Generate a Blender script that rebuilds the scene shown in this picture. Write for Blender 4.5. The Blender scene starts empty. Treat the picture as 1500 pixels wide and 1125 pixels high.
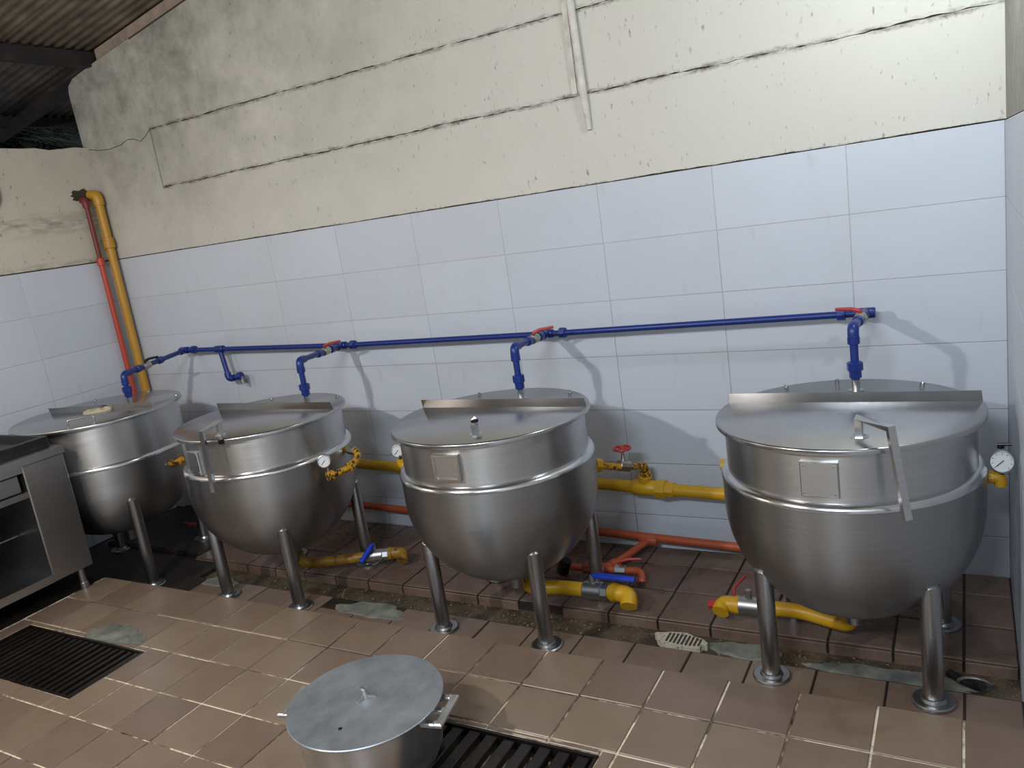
import bpy, bmesh, math, random
from mathutils import Vector, Matrix
random.seed(7)
PI = math.pi
C = bpy.context.scene.collection
scene = bpy.context.scene

# ------------------------------------------------------------------ camera
cam_d = bpy.data.cameras.new('camera')
cam = bpy.data.objects.new('camera', cam_d)
C.objects.link(cam)
RIGHT = Vector((0.8662212, 0.4780451, -0.1453742))
DOWN = Vector((-0.0197801, -0.2579100, -0.9659664))
FWD = Vector((-0.4992690, 0.8396162, -0.2139513))
m = Matrix.Identity(4)
for i in range(3):
    m[i][0] = RIGHT[i]; m[i][1] = -DOWN[i]; m[i][2] = -FWD[i]
m[0][3], m[1][3], m[2][3] = -0.14171, -3.93219, 1.83302
cam.matrix_world = m
cam_d.sensor_width = 36.0
cam_d.lens = 36.0 * 1165.5 / 1500.0
cam_d.clip_start = 0.02
scene.camera = cam

# ------------------------------------------------------------------ world and lamps
world = bpy.data.worlds.new('world'); scene.world = world
world.use_nodes = True
bg = world.node_tree.nodes['Background']
bg.inputs[0].default_value = (0.62, 0.68, 0.78, 1)
bg.inputs[1].default_value = 0.15

def lamp(name, kind, loc, power, color, size=0.05, rot=None, size_y=None):
    d = bpy.data.lights.new(name, kind); d.energy = power; d.color = color
    if kind == 'AREA':
        d.size = size
        if size_y: d.shape = 'RECTANGLE'; d.size_y = size_y
    else:
        d.shadow_soft_size = size
    o = bpy.data.objects.new(name, d); C.objects.link(o); o.location = loc
    if rot: o.rotation_euler = rot
    return o
lamp('ceiling_lamp_light', 'POINT', (-3.05, -4.05, 2.85), 222, (1.0, 0.97, 0.93), 0.06)
lamp('corner_lamp_light', 'POINT', (-0.10, -0.95, 2.72), 36, (0.86, 0.95, 1.0), 0.05)
lamp('side_lamp_light', 'POINT', (-5.0, -2.7, 2.25), 36, (1.0, 0.84, 0.70), 0.35)
lamp('room_fill_light', 'AREA', (-0.9, -5.2, 3.1), 110, (0.84, 0.92, 1.0), 1.2, (0.55, 0, 0), 0.25)  # unseen soft fill added for room ambient, set right to lift the floor
scene.view_settings.view_transform = 'Standard'
scene.view_settings.look = 'None'
scene.view_settings.gamma = 1
scene.view_settings.use_curve_mapping = False
scene.view_settings.exposure = 0.0

# ------------------------------------------------------------------ materials
def lin(c):
    return tuple(((x / 255.0 / 12.92) if x / 255.0 <= 0.04045 else ((x / 255.0 + 0.055) / 1.055) ** 2.4) for x in c) + (1,)

class NT:
    def __init__(s, name):
        s.mat = bpy.data.materials.new(name); s.mat.use_nodes = True
        s.t = s.mat.node_tree; s.b = s.t.nodes['Principled BSDF']
    def n(s, typ, **kw):
        x = s.t.nodes.new(typ)
        for k, v in kw.items(): setattr(x, k, v)
        return x
    def l(s, a, b): s.t.links.new(a, b)
    def coord(s, out='Object', scale=None):
        tc = s.n('ShaderNodeTexCoord')
        if scale is None: return tc.outputs[out]
        mp = s.n('ShaderNodeMapping'); s.l(tc.outputs[out], mp.inputs[0]); mp.inputs['Scale'].default_value = scale
        return mp.outputs[0]
    def geo(s, scale=None):
        g = s.n('ShaderNodeNewGeometry')
        if scale is None: return g.outputs['Position']
        mp = s.n('ShaderNodeMapping'); s.l(g.outputs['Position'], mp.inputs[0]); mp.inputs['Scale'].default_value = scale
        return mp.outputs[0]
    def noise(s, vec, scale, detail=4, rough=0.55, dist=0.0):
        x = s.n('ShaderNodeTexNoise'); s.l(vec, x.inputs['Vector'])
        x.inputs['Scale'].default_value = scale; x.inputs['Detail'].default_value = detail
        x.inputs['Roughness'].default_value = rough; x.inputs['Distortion'].default_value = dist
        return x.outputs['Fac']
    def ramp(s, fac, stops):
        r = s.n('ShaderNodeValToRGB'); s.l(fac, r.inputs[0])
        els = r.color_ramp.elements
        while len(els) < len(stops): els.new(0.5)
        for e, (p, c) in zip(els, stops):
            e.position = p; e.color = c if len(c) == 4 else tuple(c) + (1,)
        return r.outputs[0]
    def mix(s, fac, a, b, blend='MIX'):
        x = s.n('ShaderNodeMix', data_type='RGBA', blend_type=blend)
        for sock, v in ((0, fac), (6, a), (7, b)):
            if isinstance(v, (int, float)): x.inputs[sock].default_value = v
            elif isinstance(v, tuple): x.inputs[sock].default_value = v
            else: s.l(v, x.inputs[sock])
        return x.outputs[2]
    def math(s, op, a, b=None, clamp=False):
        x = s.n('ShaderNodeMath', operation=op); x.use_clamp = clamp
        for i, v in enumerate((a, b)):
            if v is None: continue
            if isinstance(v, (int, float)): x.inputs[i].default_value = v
            else: s.l(v, x.inputs[i])
        return x.outputs[0]
    def bump(s, h, strength=0.2, dist=0.01):
        x = s.n('ShaderNodeBump'); x.inputs['Strength'].default_value = strength
        x.inputs['Distance'].default_value = dist
        s.l(h, x.inputs['Height']); s.l(x.outputs[0], s.b.inputs['Normal'])
    def set(s, **kw):
        names = dict(color='Base Color', rough='Roughness', metal='Metallic', spec='Specular IOR Level', aniso='Anisotropic', coat='Coat Weight')
        for k, v in kw.items():
            i = s.b.inputs[names[k]]
            if isinstance(v, (int, float, tuple)): i.default_value = v
            else: s.l(v, i)
        return s

def simple(name, rgb, rough=0.5, metal=0.0, var=0.12, scale=14, bump=0.0):
    k = NT(name); c = lin(rgb)
    v = k.noise(k.coord(), scale, 5)
    d = tuple(x * (1 - var * 2) for x in c[:3]) + (1,)
    e = tuple(min(1, x * (1 + var)) for x in c[:3]) + (1,)
    k.set(color=k.ramp(v, [(0.3, d), (0.7, e)]), rough=rough, metal=metal)
    if bump: k.bump(v, bump, 0.004)
    return k.mat

def pick_random(k):
    return k.n('ShaderNodeObjectInfo').outputs['Random']

def m_steel(name, base=0.57, rough=0.34, aniso=0.75, streak=True, tint=(0.985, 0.99, 1.0), rv=0.10):
    k = NT(name)
    v = k.noise(k.coord('Object', (1.5, 1.5, 60) if streak else (2, 2, 2)), 3.0, 6, 0.65)
    big = k.noise(k.coord(), 2.2, 4)
    c0 = tuple(base * t * 0.86 for t in tint) + (1,); c1 = tuple(base * t * 1.08 for t in tint) + (1,)
    k.set(color=k.mix(k.math('MULTIPLY', big, 0.5), k.ramp(v, [(0.25, c0), (0.75, c1)]), c0), metal=1.0,
          rough=k.math('ADD', k.math('MULTIPLY', v, rv), rough - rv / 2), aniso=aniso)
    if aniso:
        t = k.n('ShaderNodeTangent', direction_type='RADIAL', axis='Z'); k.l(t.outputs[0], k.b.inputs['Tangent']); k.b.inputs['Anisotropic Rotation'].default_value = 0.25
    return k.mat

def m_floor_tile(name, base, dirt=0.25, rough=0.30):
    k = NT(name); r = pick_random(k); b = lin(base)
    hsv = k.n('ShaderNodeHueSaturation'); hsv.inputs['Color'].default_value = b
    k.l(k.math('ADD', k.math('MULTIPLY', r, 0.34), 0.83), hsv.inputs['Value'])
    k.l(k.math('ADD', k.math('MULTIPLY', r, 0.022), 0.489), hsv.inputs['Hue'])
    g = k.geo(); n1 = k.noise(g, 5, 6, 0.6); n2 = k.noise(g, 26, 5, 0.65)
    st = k.ramp(n1, [(0.42, (0, 0, 0)), (0.72, (1, 1, 1))])
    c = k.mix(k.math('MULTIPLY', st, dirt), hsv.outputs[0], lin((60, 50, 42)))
    c = k.mix(k.math('MULTIPLY', n2, 0.22), c, lin((158, 138, 122)))
    k.set(color=c, rough=k.math('ADD', k.math('MULTIPLY', n2, 0.22), rough - 0.08), spec=0.5)
    k.bump(n2, 0.06, 0.003)
    return k.mat

def m_grout(name):
    k = NT(name); g = k.geo()
    n = k.noise(g, 2.3, 5, 0.65); n2 = k.noise(g, 30, 4)
    s = k.math('ADD', n, k.math('MULTIPLY', n2, 0.25))
    k.set(color=k.ramp(s, [(0.48, lin((34, 27, 22))), (0.58, lin((120, 104, 84))), (0.66, lin((226, 214, 188)))]), rough=0.85)
    return k.mat

def m_wall_tile(name):
    k = NT(name); r = pick_random(k); g = k.geo()
    n1 = k.noise(g, 1.3, 4, 0.6); n2 = k.noise(k.geo((7, 7, 2.0)), 2.0, 5, 0.6)
    a = k.mix(k.math('MULTIPLY', r, 0.5), lin((198, 205, 216)), lin((188, 195, 206)))
    c = k.mix(k.math('MULTIPLY', k.ramp(n1, [(0.4, (0, 0, 0)), (0.75, (1, 1, 1))]), 0.25), a, lin((176, 176, 174)))
    c = k.mix(k.math('MULTIPLY', k.ramp(n2, [(0.62, (0, 0, 0)), (0.8, (1, 1, 1))]), 0.35), c, lin((150, 150, 150)))
    k.set(color=c, rough=k.math('ADD', k.math('MULTIPLY', n2, 0.25), 0.30), spec=0.35)
    return k.mat

def m_plaster(name, lines=(), base=(208, 206, 198), mold_shade=0.85, xmin=-5.1):
    k = NT(name); g = k.geo()
    sep = k.n('ShaderNodeSeparateXYZ'); k.l(g, sep.inputs[0])
    z = sep.outputs['Z']; x = sep.outputs['X']
    big = k.noise(g, 1.1, 5, 0.6); mid = k.noise(g, 5.5, 6, 0.65); fine = k.noise(g, 38, 5, 0.7)
    c = k.mix(k.math('MULTIPLY', k.ramp(big, [(0.35, (0, 0, 0)), (0.7, (1, 1, 1))]), 0.35), lin(base), lin((194, 192, 182)))
    # grey mould plus painted lamp falloff, both deepening towards the upper left
    left = k.n('ShaderNodeMapRange'); k.l(x, left.inputs[0])
    left.inputs[1].default_value = -1.8; left.inputs[2].default_value = -5.0
    left.inputs[3].default_value = 0.0; left.inputs[4].default_value = 1.0
    up = k.n('ShaderNodeMapRange'); k.l(z, up.inputs[0]); up.inputs[1].default_value = 2.0; up.inputs[2].default_value = 3.0; up.inputs[3].default_value = 0.25; up.inputs[4].default_value = 1.0
    mo = k.math('MULTIPLY', k.ramp(k.math('ADD', k.math('MULTIPLY', mid, 0.5), k.math('MULTIPLY', big, 0.5)), [(0.34, (0.25, 0.25, 0.25)), (0.60, (1, 1, 1))]), k.math('MULTIPLY', left.outputs[0], up.outputs[0]))
    c = k.mix(k.math('MULTIPLY', mo, mold_shade), c, lin((96, 96, 88)))
    # specks and hairline scratches
    sp = k.ramp(k.noise(k.geo((1, 1, 0.45)), 46, 3, 0.5), [(0.635, (0, 0, 0)), (0.69, (1, 1, 1))])
    c = k.mix(k.math('MULTIPLY', sp, k.math('MULTIPLY', k.ramp(mid, [(0.45, (0, 0, 0)), (0.6, (1, 1, 1))]), 0.55)), c, lin((74, 66, 56)))
    for z0, w, amt in lines:                    # dirt and flaking paint along the joints
        d = k.math('ABSOLUTE', k.math('SUBTRACT', z, k.math('ADD', z0, k.math('MULTIPLY', k.math('SUBTRACT', fine, 0.5), 0.05))))
        mr = k.n('ShaderNodeMapRange'); k.l(d, mr.inputs[0])
        mr.inputs[1].default_value = 0.0; mr.inputs[2].default_value = w; mr.inputs[3].default_value = 1.0; mr.inputs[4].default_value = 0.0
        patch = k.ramp(k.noise(k.geo((1.6, 1.6, 6)), 5, 4, 0.6), [(0.38, (0, 0, 0)), (0.60, (1, 1, 1))])
        c = k.mix(k.math('MULTIPLY', k.math('MULTIPLY', mr.outputs[0], patch), k.math('MULTIPLY', k.math('GREATER_THAN', x, xmin), amt)), c, lin((66, 54, 44)))
    k.set(color=c, rough=0.75, spec=0.25)
    h = k.math('ADD', k.math('MULTIPLY', mid, 1.0), k.math('MULTIPLY', fine, 0.25))
    k.bump(h, 0.35, 0.012)
    return k.mat

def m_concrete(name, a, b, rough=0.7, speck=0.0, scale=9):
    k = NT(name); g = k.geo(); n1 = k.noise(g, scale, 6, 0.65); n2 = k.noise(g, 90, 3, 0.6)
    c = k.ramp(n1, [(0.35, lin(a)), (0.65, lin(b))])
    if speck:
        c = k.mix(k.math('MULTIPLY', k.ramp(n2, [(0.60, (0, 0, 0)), (0.68, (1, 1, 1))]), speck), c, lin((150, 135, 105)))
    k.set(color=c, rough=rough); k.bump(k.math('ADD', n1, k.math('MULTIPLY', n2, 0.4)), 0.4, 0.008)
    return k.mat

def m_worn(name, rgb, under, lo=0.60, hi=0.68, rough=0.42, scale=18):
    k = NT(name); n = k.noise(k.coord(), scale, 6, 0.7); v = k.noise(k.coord(), 6, 3)
    c = lin(rgb); c = k.mix(k.math('MULTIPLY', v, 0.5), c, tuple(x * 0.6 for x in c[:3]) + (1,))
    k.set(color=k.mix(k.ramp(n, [(lo, (0, 0, 0)), (hi, (1, 1, 1))]), c, lin(under)), rough=rough)
    k.bump(n, 0.12, 0.002)
    return k.mat

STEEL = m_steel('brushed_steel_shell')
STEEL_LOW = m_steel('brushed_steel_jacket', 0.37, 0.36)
LIDM = m_steel('sheet_steel_lid', 0.50, 0.25, 0.0, streak=False, tint=(0.98, 0.985, 1.0), rv=0.03)
BAND = m_steel('polished_weld_band', 0.68, 0.22, 0.3)
ROD = m_steel('polished_steel_rod', 0.62, 0.22, 0.0)
LEGM = m_steel('steel_leg', 0.42, 0.33, 0.0)
RANGE = m_steel('range_sheet_steel', 0.52, 0.33, 0.0, streak=True)
ALU = m_steel('cast_aluminium_pot', 0.62, 0.35, 0.4)
ALULID = NT('hammered_aluminium_lid')
_n = ALULID.noise(ALULID.coord(), 7, 6, 0.65); _n2 = ALULID.noise(ALULID.coord(), 26, 4)
ALULID.set(color=ALULID.ramp(_n, [(0.3, (0.28, 0.32, 0.36, 1)), (0.7, (0.50, 0.54, 0.58, 1))]), metal=0.85, rough=ALULID.math('ADD', ALULID.math('MULTIPLY', _n2, 0.2), 0.36))
ALULID.bump(_n, 0.12, 0.01); ALULID = ALULID.mat
TILE = m_floor_tile('quarry_tile', (120, 101, 86))
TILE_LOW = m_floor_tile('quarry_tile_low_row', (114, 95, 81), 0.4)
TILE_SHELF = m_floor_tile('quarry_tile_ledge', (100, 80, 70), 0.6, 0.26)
GROUT = m_grout('floor_grout')
GROUT_D = m_concrete('black_floor_joint', (22, 17, 14), (44, 34, 28), 0.6)
WTILE = m_wall_tile('glazed_wall_tile')
WGROUT = NT('wall_tile_joint'); _g = WGROUT.geo(); _s = WGROUT.n('ShaderNodeSeparateXYZ'); WGROUT.l(_g, _s.inputs[0])
_m = WGROUT.n('ShaderNodeMapRange'); WGROUT.l(WGROUT.math('ADD', _s.outputs['Z'], WGROUT.math('MULTIPLY', WGROUT.noise(_g, 3, 4), 0.8)), _m.inputs[0])
_m.inputs[1].default_value = 0.7; _m.inputs[2].default_value = 1.8
WGROUT.set(color=WGROUT.mix(_m.outputs[0], lin((62, 58, 54)), lin((172, 174, 178))), rough=0.8); WGROUT = WGROUT.mat
PLASTER = m_plaster('painted_plaster', ((1.889, 0.009, 0.7), (2.336, 0.022, 0.85), (2.736, 0.020, 0.8)))
PLASTER_L = m_plaster('stained_plaster_left', ((1.889, 0.05, 0.7), (2.20, 0.10, 0.5)), (200, 194, 180), 0.30, -9)
PLASTER_R = simple('grey_wall_paint', (150, 148, 138), 0.7)
CRACK = simple('dark_crack', (62, 52, 44), 0.9)
TROUGHM = m_concrete('gritty_trough_bed', (46, 38, 30), (92, 80, 62), 0.55, 0.6)
DARKC = m_concrete('soot_dark_concrete', (20, 18, 17), (44, 38, 35), 0.45)
DIRT = m_concrete('dark_dirt_floor', (22, 19, 17), (48, 40, 34), 0.6)
PATCH = m_concrete('grey_cement_patch', (88, 92, 86), (128, 130, 120), 0.75, 0.15)
IRON = simple('wet_cast_iron', (34, 29, 26), 0.32, 0.35, 0.25, 20, 0.2)
PITM = simple('drain_pit', (12, 10, 9), 0.5)
BLUE = m_worn('blue_pipe_paint', (22, 48, 124), (120, 130, 150), 0.74, 0.80, 0.35)
YELLOW = m_worn('yellow_pipe_paint', (206, 158, 30), (92, 62, 20), 0.66, 0.74, 0.4)
YELLOW_W = m_worn('chipped_yellow_paint', (205, 150, 30), (40, 28, 16), 0.50, 0.56, 0.45, 45)
OCHRE = m_worn('ochre_riser_paint', (196, 146, 50), (140, 100, 40), 0.7, 0.8, 0.45)
ORANGE = m_worn('orange_pipe_paint', (176, 82, 48), (92, 48, 34), 0.64, 0.74, 0.5)
RED = m_worn('red_riser_paint', (192, 72, 52), (120, 48, 40), 0.68, 0.8, 0.42)
MAROON = m_worn('maroon_pipe_paint', (118, 50, 48), (80, 38, 36), 0.65, 0.8, 0.5)
REDH = simple('red_valve_handle', (168, 48, 44), 0.4)
BLUEH = simple('blue_valve_handle', (28, 64, 190), 0.4)
BRASS = m_steel('dull_valve_metal', 0.45, 0.4, 0.0, tint=(1, 0.93, 0.78))
GALV = m_steel('galvanised_fitting', 0.5, 0.38, 0.0)
WHITE = simple('white_paint', (214, 210, 202), 0.6)
DIAL = simple('gauge_dial', (222, 224, 226), 0.35, var=0.03)
BLACK = simple('black_enamel', (20, 20, 22), 0.35, 0.2)
PANM = m_concrete('blackened_pan', (14, 14, 17), (34, 34, 38), 0.4)
CLOTH = simple('cream_cloth', (176, 168, 146), 0.9, bump=0.3)
ZINC = simple('zinc_sheet_roof', (128, 118, 106), 0.5, 0.2, 0.25, 6)
BEAM = simple('rusty_dark_beam', (46, 42, 42), 0.65, 0.1, 0.25, 8)
LEAF = simple('palm_leaf', (74, 90, 66), 0.45, 0, 0.3)
BARK = simple('palm_stem', (60, 50, 38), 0.8)
BONE = m_worn('chipped_white_plastic', (196, 188, 168), (70, 58, 46), 0.56, 0.62, 0.6, 60)
GASKET = simple('black_rubber', (16, 15, 15), 0.5)

# ------------------------------------------------------------------ mesh helpers
class MB:
    def __init__(s): s.bm = bmesh.new(); s.smooth_all = False
    def quad_ring(s, a, b, flip=False):
        n = len(a)
        for i in range(n):
            j = (i + 1) % n
            f = (a[i], a[j], b[j], b[i])
            try: s.bm.faces.new(f[::-1] if flip else f)
            except ValueError: pass
    def box(s, lo, hi, mat=None):
        vs = [Vector((x, y, z)) for z in (lo[2], hi[2]) for y in (lo[1], hi[1]) for x in (lo[0], hi[0])]
        if mat is not None: vs = [mat @ v for v in vs]
        v = [s.bm.verts.new(p) for p in vs]
        for f in ((0, 2, 3, 1), (4, 5, 7, 6), (0, 1, 5, 4), (2, 6, 7, 3), (1, 3, 7, 5), (0, 4, 6, 2)):
            s.bm.faces.new([v[i] for i in f])
        return s
    def slab(s, lo, hi, b=0.004, axis=2, sign=1):
        """box whose face on +axis (or -axis) has a bevelled rim"""
        a = [i for i in range(3) if i != axis]
        def P(u, v, w):
            p = [0, 0, 0]; p[a[0]] = u; p[a[1]] = v; p[axis] = w; return Vector(p)
        w0, w1 = (lo[axis], hi[axis]) if sign > 0 else (hi[axis], lo[axis])
        def rect(d, w):
            return [s.bm.verts.new(P(u, v, w)) for u, v in ((lo[a[0]] + d, lo[a[1]] + d), (hi[a[0]] - d, lo[a[1]] + d), (hi[a[0]] - d, hi[a[1]] - d), (lo[a[0]] + d, hi[a[1]] - d))]
        r0 = rect(0, w0); r1 = rect(0, w1 - sign * b); r2 = rect(b, w1)
        s.quad_ring(r0, r1); s.quad_ring(r1, r2); s.bm.faces.new(r2); s.bm.faces.new(r0[::-1])
        return s
    def frame_at(s, d):
        d = d.normalized(); h = Vector((0, 0, 1)) if abs(d.z) < 0.9 else Vector((1, 0, 0))
        u = d.cross(h).normalized(); return u, d.cross(u).normalized()
    def tube(s, pts, r, n=14, fillet=0.0, caps=True, square=False):
        pts = [Vector(p) for p in pts]
        rs = r if isinstance(r, (list, tuple)) else [r] * len(pts)
        if fillet and len(pts) > 2:
            q = [pts[0]]
            for i in range(1, len(pts) - 1):
                a = (pts[i - 1] - pts[i]); b = (pts[i + 1] - pts[i])
                t = min(fillet, a.length * 0.49, b.length * 0.49)
                pa = pts[i] + a.normalized() * t; pb = pts[i] + b.normalized() * t
                for k in range(6):
                    w = k / 5; q.append(pa * (1 - w) ** 2 + pts[i] * 2 * w * (1 - w) + pb * w * w)
            q.append(pts[-1]); pts = q; rs = [rs[0]] * len(pts)
        rings = []; u = v = None
        for i, p in enumerate(pts):
            if i == 0: t = pts[1] - p
            elif i == len(pts) - 1: t = p - pts[i - 1]
            else: t = (pts[i + 1] - p).normalized() + (p - pts[i - 1]).normalized()
            t = t.normalized()
            if u is None: u, v = s.frame_at(t)
            else:
                u = (u - t * u.dot(t)).normalized(); v = t.cross(u).normalized()
            k = 1.0
            if 0 < i < len(pts) - 1 and not fillet:
                c = (pts[i + 1] - p).normalized().dot(t); k = 1 / max(c, 0.35)
            nn = 4 if square else n; off = PI / 4 if square else 0
            rr = rs[i] * (1.35 if square else 1)
            rings.append([s.bm.verts.new(p + (u * math.cos(2 * PI * j / nn + off) + v * math.sin(2 * PI * j / nn + off)) * rr) for j in range(nn)])
        for a, b in zip(rings, rings[1:]): s.quad_ring(a, b)
        if caps:
            s.bm.faces.new(rings[0][::-1]); s.bm.faces.new(rings[-1])
        return s
    def lathe(s, prof, n=64, c=(0, 0, 0), axis='z', close=True):
        c = Vector(c); rings = []
        for r, z in prof:
            if r < 1e-6: rings.append([s.bm.verts.new(s.ax(Vector((0, 0, z)), axis) + c)]); continue
            rings.append([s.bm.verts.new(s.ax(Vector((r * math.cos(2 * PI * i / n), r * math.sin(2 * PI * i / n), z)), axis) + c) for i in range(n)])
        for a, b in zip(rings, rings[1:]):
            if len(a) == 1 and len(b) == 1: continue
            if len(a) == 1:
                for i in range(n): s.bm.faces.new((a[0], b[(i + 1) % n], b[i]))
            elif len(b) == 1:
                for i in range(n): s.bm.faces.new((a[i], a[(i + 1) % n], b[0]))
            else: s.quad_ring(a, b)
        return s
    def ax(s, v, axis):
        if axis == 'z': return v
        if axis == 'x': return Vector((v.z, v.x, v.y))
        if axis == 'y': return Vector((v.y, v.z, v.x))
        return axis @ v
    def loops(s, loops, cap0=True, cap1=True):
        rs = [[s.bm.verts.new(Vector(p)) for p in L] for L in loops]
        for a, b in zip(rs, rs[1:]): s.quad_ring(a, b)
        if cap0: s.bm.faces.new(rs[0][::-1])
        if cap1: s.bm.faces.new(rs[-1])
        return s

def finish(bm, name, mat, smooth=True, angle=0.6):
    bmesh.ops.recalc_face_normals(bm, faces=bm.faces)
    me = bpy.data.meshes.new(name)
    if smooth:
        for f in bm.faces: f.smooth = True
        for e in bm.edges:
            if len(e.link_faces) == 2 and e.calc_face_angle(0) > angle: e.smooth = False
    bm.to_mesh(me); bm.free()
    if mat: me.materials.append(mat)
    return me

def link(name, me, parent=None, loc=(0, 0, 0)):
    o = bpy.data.objects.new(name, me); C.objects.link(o)
    o.parent = parent; o.location = loc
    return o

def obj(name, mb, mat, parent=None, world=True, smooth=True, angle=0.6):
    """link a builder's mesh as one object; with world=True the shape was given in world coordinates"""
    if parent is not None and world:
        r = parent
        off = Vector((0, 0, 0))
        while r is not None: off += Vector(r.location); r = r.parent
        for v in mb.bm.verts: v.co -= off
    return link(name, finish(mb.bm, name, mat, smooth, angle), parent)

def thing(name, label, cat, loc=(0, 0, 0), group=None, rz=0):
    o = bpy.data.objects.new(name, None); C.objects.link(o)
    o.location = loc; o.rotation_euler = (0, 0, rz); o.empty_display_size = 0.1
    o['label'] = label; o['category'] = cat
    if group: o['group'] = group
    return o
def tag(o, label, cat, group=None):
    o['label'] = label; o['category'] = cat
    if group: o['group'] = group
    return o
def struct(name, loc=(0, 0, 0)):
    o = bpy.data.objects.new(name, None); C.objects.link(o); o.location = loc; o['kind'] = 'structure'
    return o

# ------------------------------------------------------------------ room shell
X0, Y0, S = -0.1829, -1.3163, 0.25505       # floor tile grid
LOW, SH = -0.12, -0.134                      # low tile row, ledge along the wall
JO = 0.0042                                  # half a joint
TOPT = 1.887; TW, TH = 0.6, 0.305

# floor
floor = struct('floor')
grates = [(-4.663, -3.667, -2.252, -1.858), (-2.02, -1.256, -2.252, -1.850)]
XL = -4.80
def rects_minus(rect, holes):
    out = [rect]
    for h in holes:
        nxt = []
        for (a, b, c, d) in out:
            if h[0] >= b or h[1] <= a or h[2] >= d or h[3] <= c: nxt.append((a, b, c, d)); continue
            if h[0] > a: nxt.append((a, h[0], c, d))
            if h[1] < b: nxt.append((h[1], b, c, d))
            x0, x1 = max(a, h[0]), min(b, h[1])
            if h[2] > c: nxt.append((x0, x1, c, h[2]))
            if h[3] < d: nxt.append((x0, x1, h[3], d))
        out = nxt
    return out
b = MB()
for (x0, x1, y0, y1) in rects_minus((XL + 0.004, 0.0, -6.0, Y0 - 0.004), grates): b.box((x0, y0, -0.5), (x1, y1, -0.0055))
obj('floor_slab', b, GROUT, floor, smooth=False)
full = None
def tile_mesh(w, d, t=0.012):
    return finish(MB().slab((-w / 2, -d / 2, -t), (w / 2, d / 2, 0), 0.0025).bm, 'floor_tile', TILE, False)
full = tile_mesh(S - 2 * JO, S - 2 * JO)
for i in range(0, 19):
    for j in range(0, 9):
        x1 = X0 - S * i + S; x0 = x1 - S; y1 = Y0 - S * j; y0 = y1 - S
        x1 = min(x1, -0.002)
        if x0 < XL: x0 = XL
        if x1 - x0 < 0.03: continue
        # the part of the floor that the frame takes in
        for (a, c, d, e) in rects_minus((x0, x1, y0, y1), grates):
            if c - a < 0.012 or e - d < 0.012: continue
            w, h = c - a - 2 * JO, e - d - 2 * JO
            if w < 0.006 or h < 0.006: continue
            whole = abs(w - (S - 2 * JO)) < 1e-4 and abs(h - (S - 2 * JO)) < 1e-4
            o = link('floor_tile', full if whole else tile_mesh(w, h), floor, ((a + c) / 2, (d + e) / 2, random.uniform(-0.0012, 0.0012)))
            if whole: o.rotation_euler = (random.uniform(-0.003, 0.003), random.uniform(-0.003, 0.003), random.uniform(-0.004, 0.004))
# pits below the grates
for g in grates:
    x0, x1, y0, y1 = g
    b = MB(); b.box((x0, y0, -0.30), (x1, y1, -0.26))
    obj('drain_pit', b, PITM, floor, smooth=False)
# low tile row in front of the kettles
b = MB(); b.box((-4.46, -1.36, -0.5), (0, -0.983, LOW - 0.005)); obj('low_row_bed', b, GROUT_D, floor, smooth=False)
b = MB(); b.box((-4.70, -0.99, -0.5), (0, -0.74, -0.19)); obj('trough_bed', b, TROUGHM, floor, smooth=False)
lowm = {}
for i in range(0, 17):
    x1 = min(X0 - S * i + S, -0.002); x0 = X0 - S * i
    if x0 < -4.46: x0 = -4.46
    if x1 - x0 < 0.05: continue
    for (y0, y1) in ((-1.238, -0.985), (-1.316, -1.238)):
        xa, xb = x0 + JO, x1 - JO; ya, yb = y0 + JO, y1 - JO
        if y1 > -1 and -3.15 < (xa + xb) / 2 < -2.70: yb = -1.10       # broken tile, patched with cement
        if y1 > -1 and -4.3 < (xa + xb) / 2 < -4.05: yb = -1.06
        key = (round(xb - xa, 3), round(yb - ya, 3))
        if key not in lowm: lowm[key] = finish(MB().slab((-key[0] / 2, -key[1] / 2, -0.02), (key[0] / 2, key[1] / 2, 0), 0.003).bm, 'low_row_tile', TILE_LOW, False)
        o = link('low_row_tile', lowm[key], floor, ((xa + xb) / 2, (ya + yb) / 2, LOW + random.uniform(-0.002, 0.002)))
# ledge along the wall
b = MB(); b.box((-4.70, -0.741, -0.5), (0, 0.0, SH - 0.007)); obj('ledge_bed', b, GROUT_D, floor, smooth=False)
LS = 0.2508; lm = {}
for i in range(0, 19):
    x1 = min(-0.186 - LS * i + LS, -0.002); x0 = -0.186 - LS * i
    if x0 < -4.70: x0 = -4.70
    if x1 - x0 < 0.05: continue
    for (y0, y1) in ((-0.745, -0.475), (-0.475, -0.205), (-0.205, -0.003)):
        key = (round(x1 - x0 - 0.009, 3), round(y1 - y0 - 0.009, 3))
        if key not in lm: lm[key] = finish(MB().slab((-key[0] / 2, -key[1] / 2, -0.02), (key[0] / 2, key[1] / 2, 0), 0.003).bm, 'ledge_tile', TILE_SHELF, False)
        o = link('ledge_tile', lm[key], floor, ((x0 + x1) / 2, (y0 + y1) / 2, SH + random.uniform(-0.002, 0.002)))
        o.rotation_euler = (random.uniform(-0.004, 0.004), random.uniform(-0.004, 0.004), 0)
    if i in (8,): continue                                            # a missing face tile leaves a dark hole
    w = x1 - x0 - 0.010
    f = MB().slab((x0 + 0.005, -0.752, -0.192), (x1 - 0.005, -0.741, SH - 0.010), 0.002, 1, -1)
    obj('ledge_face_tile', f, TILE_SHELF, floor, smooth=False)
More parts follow.
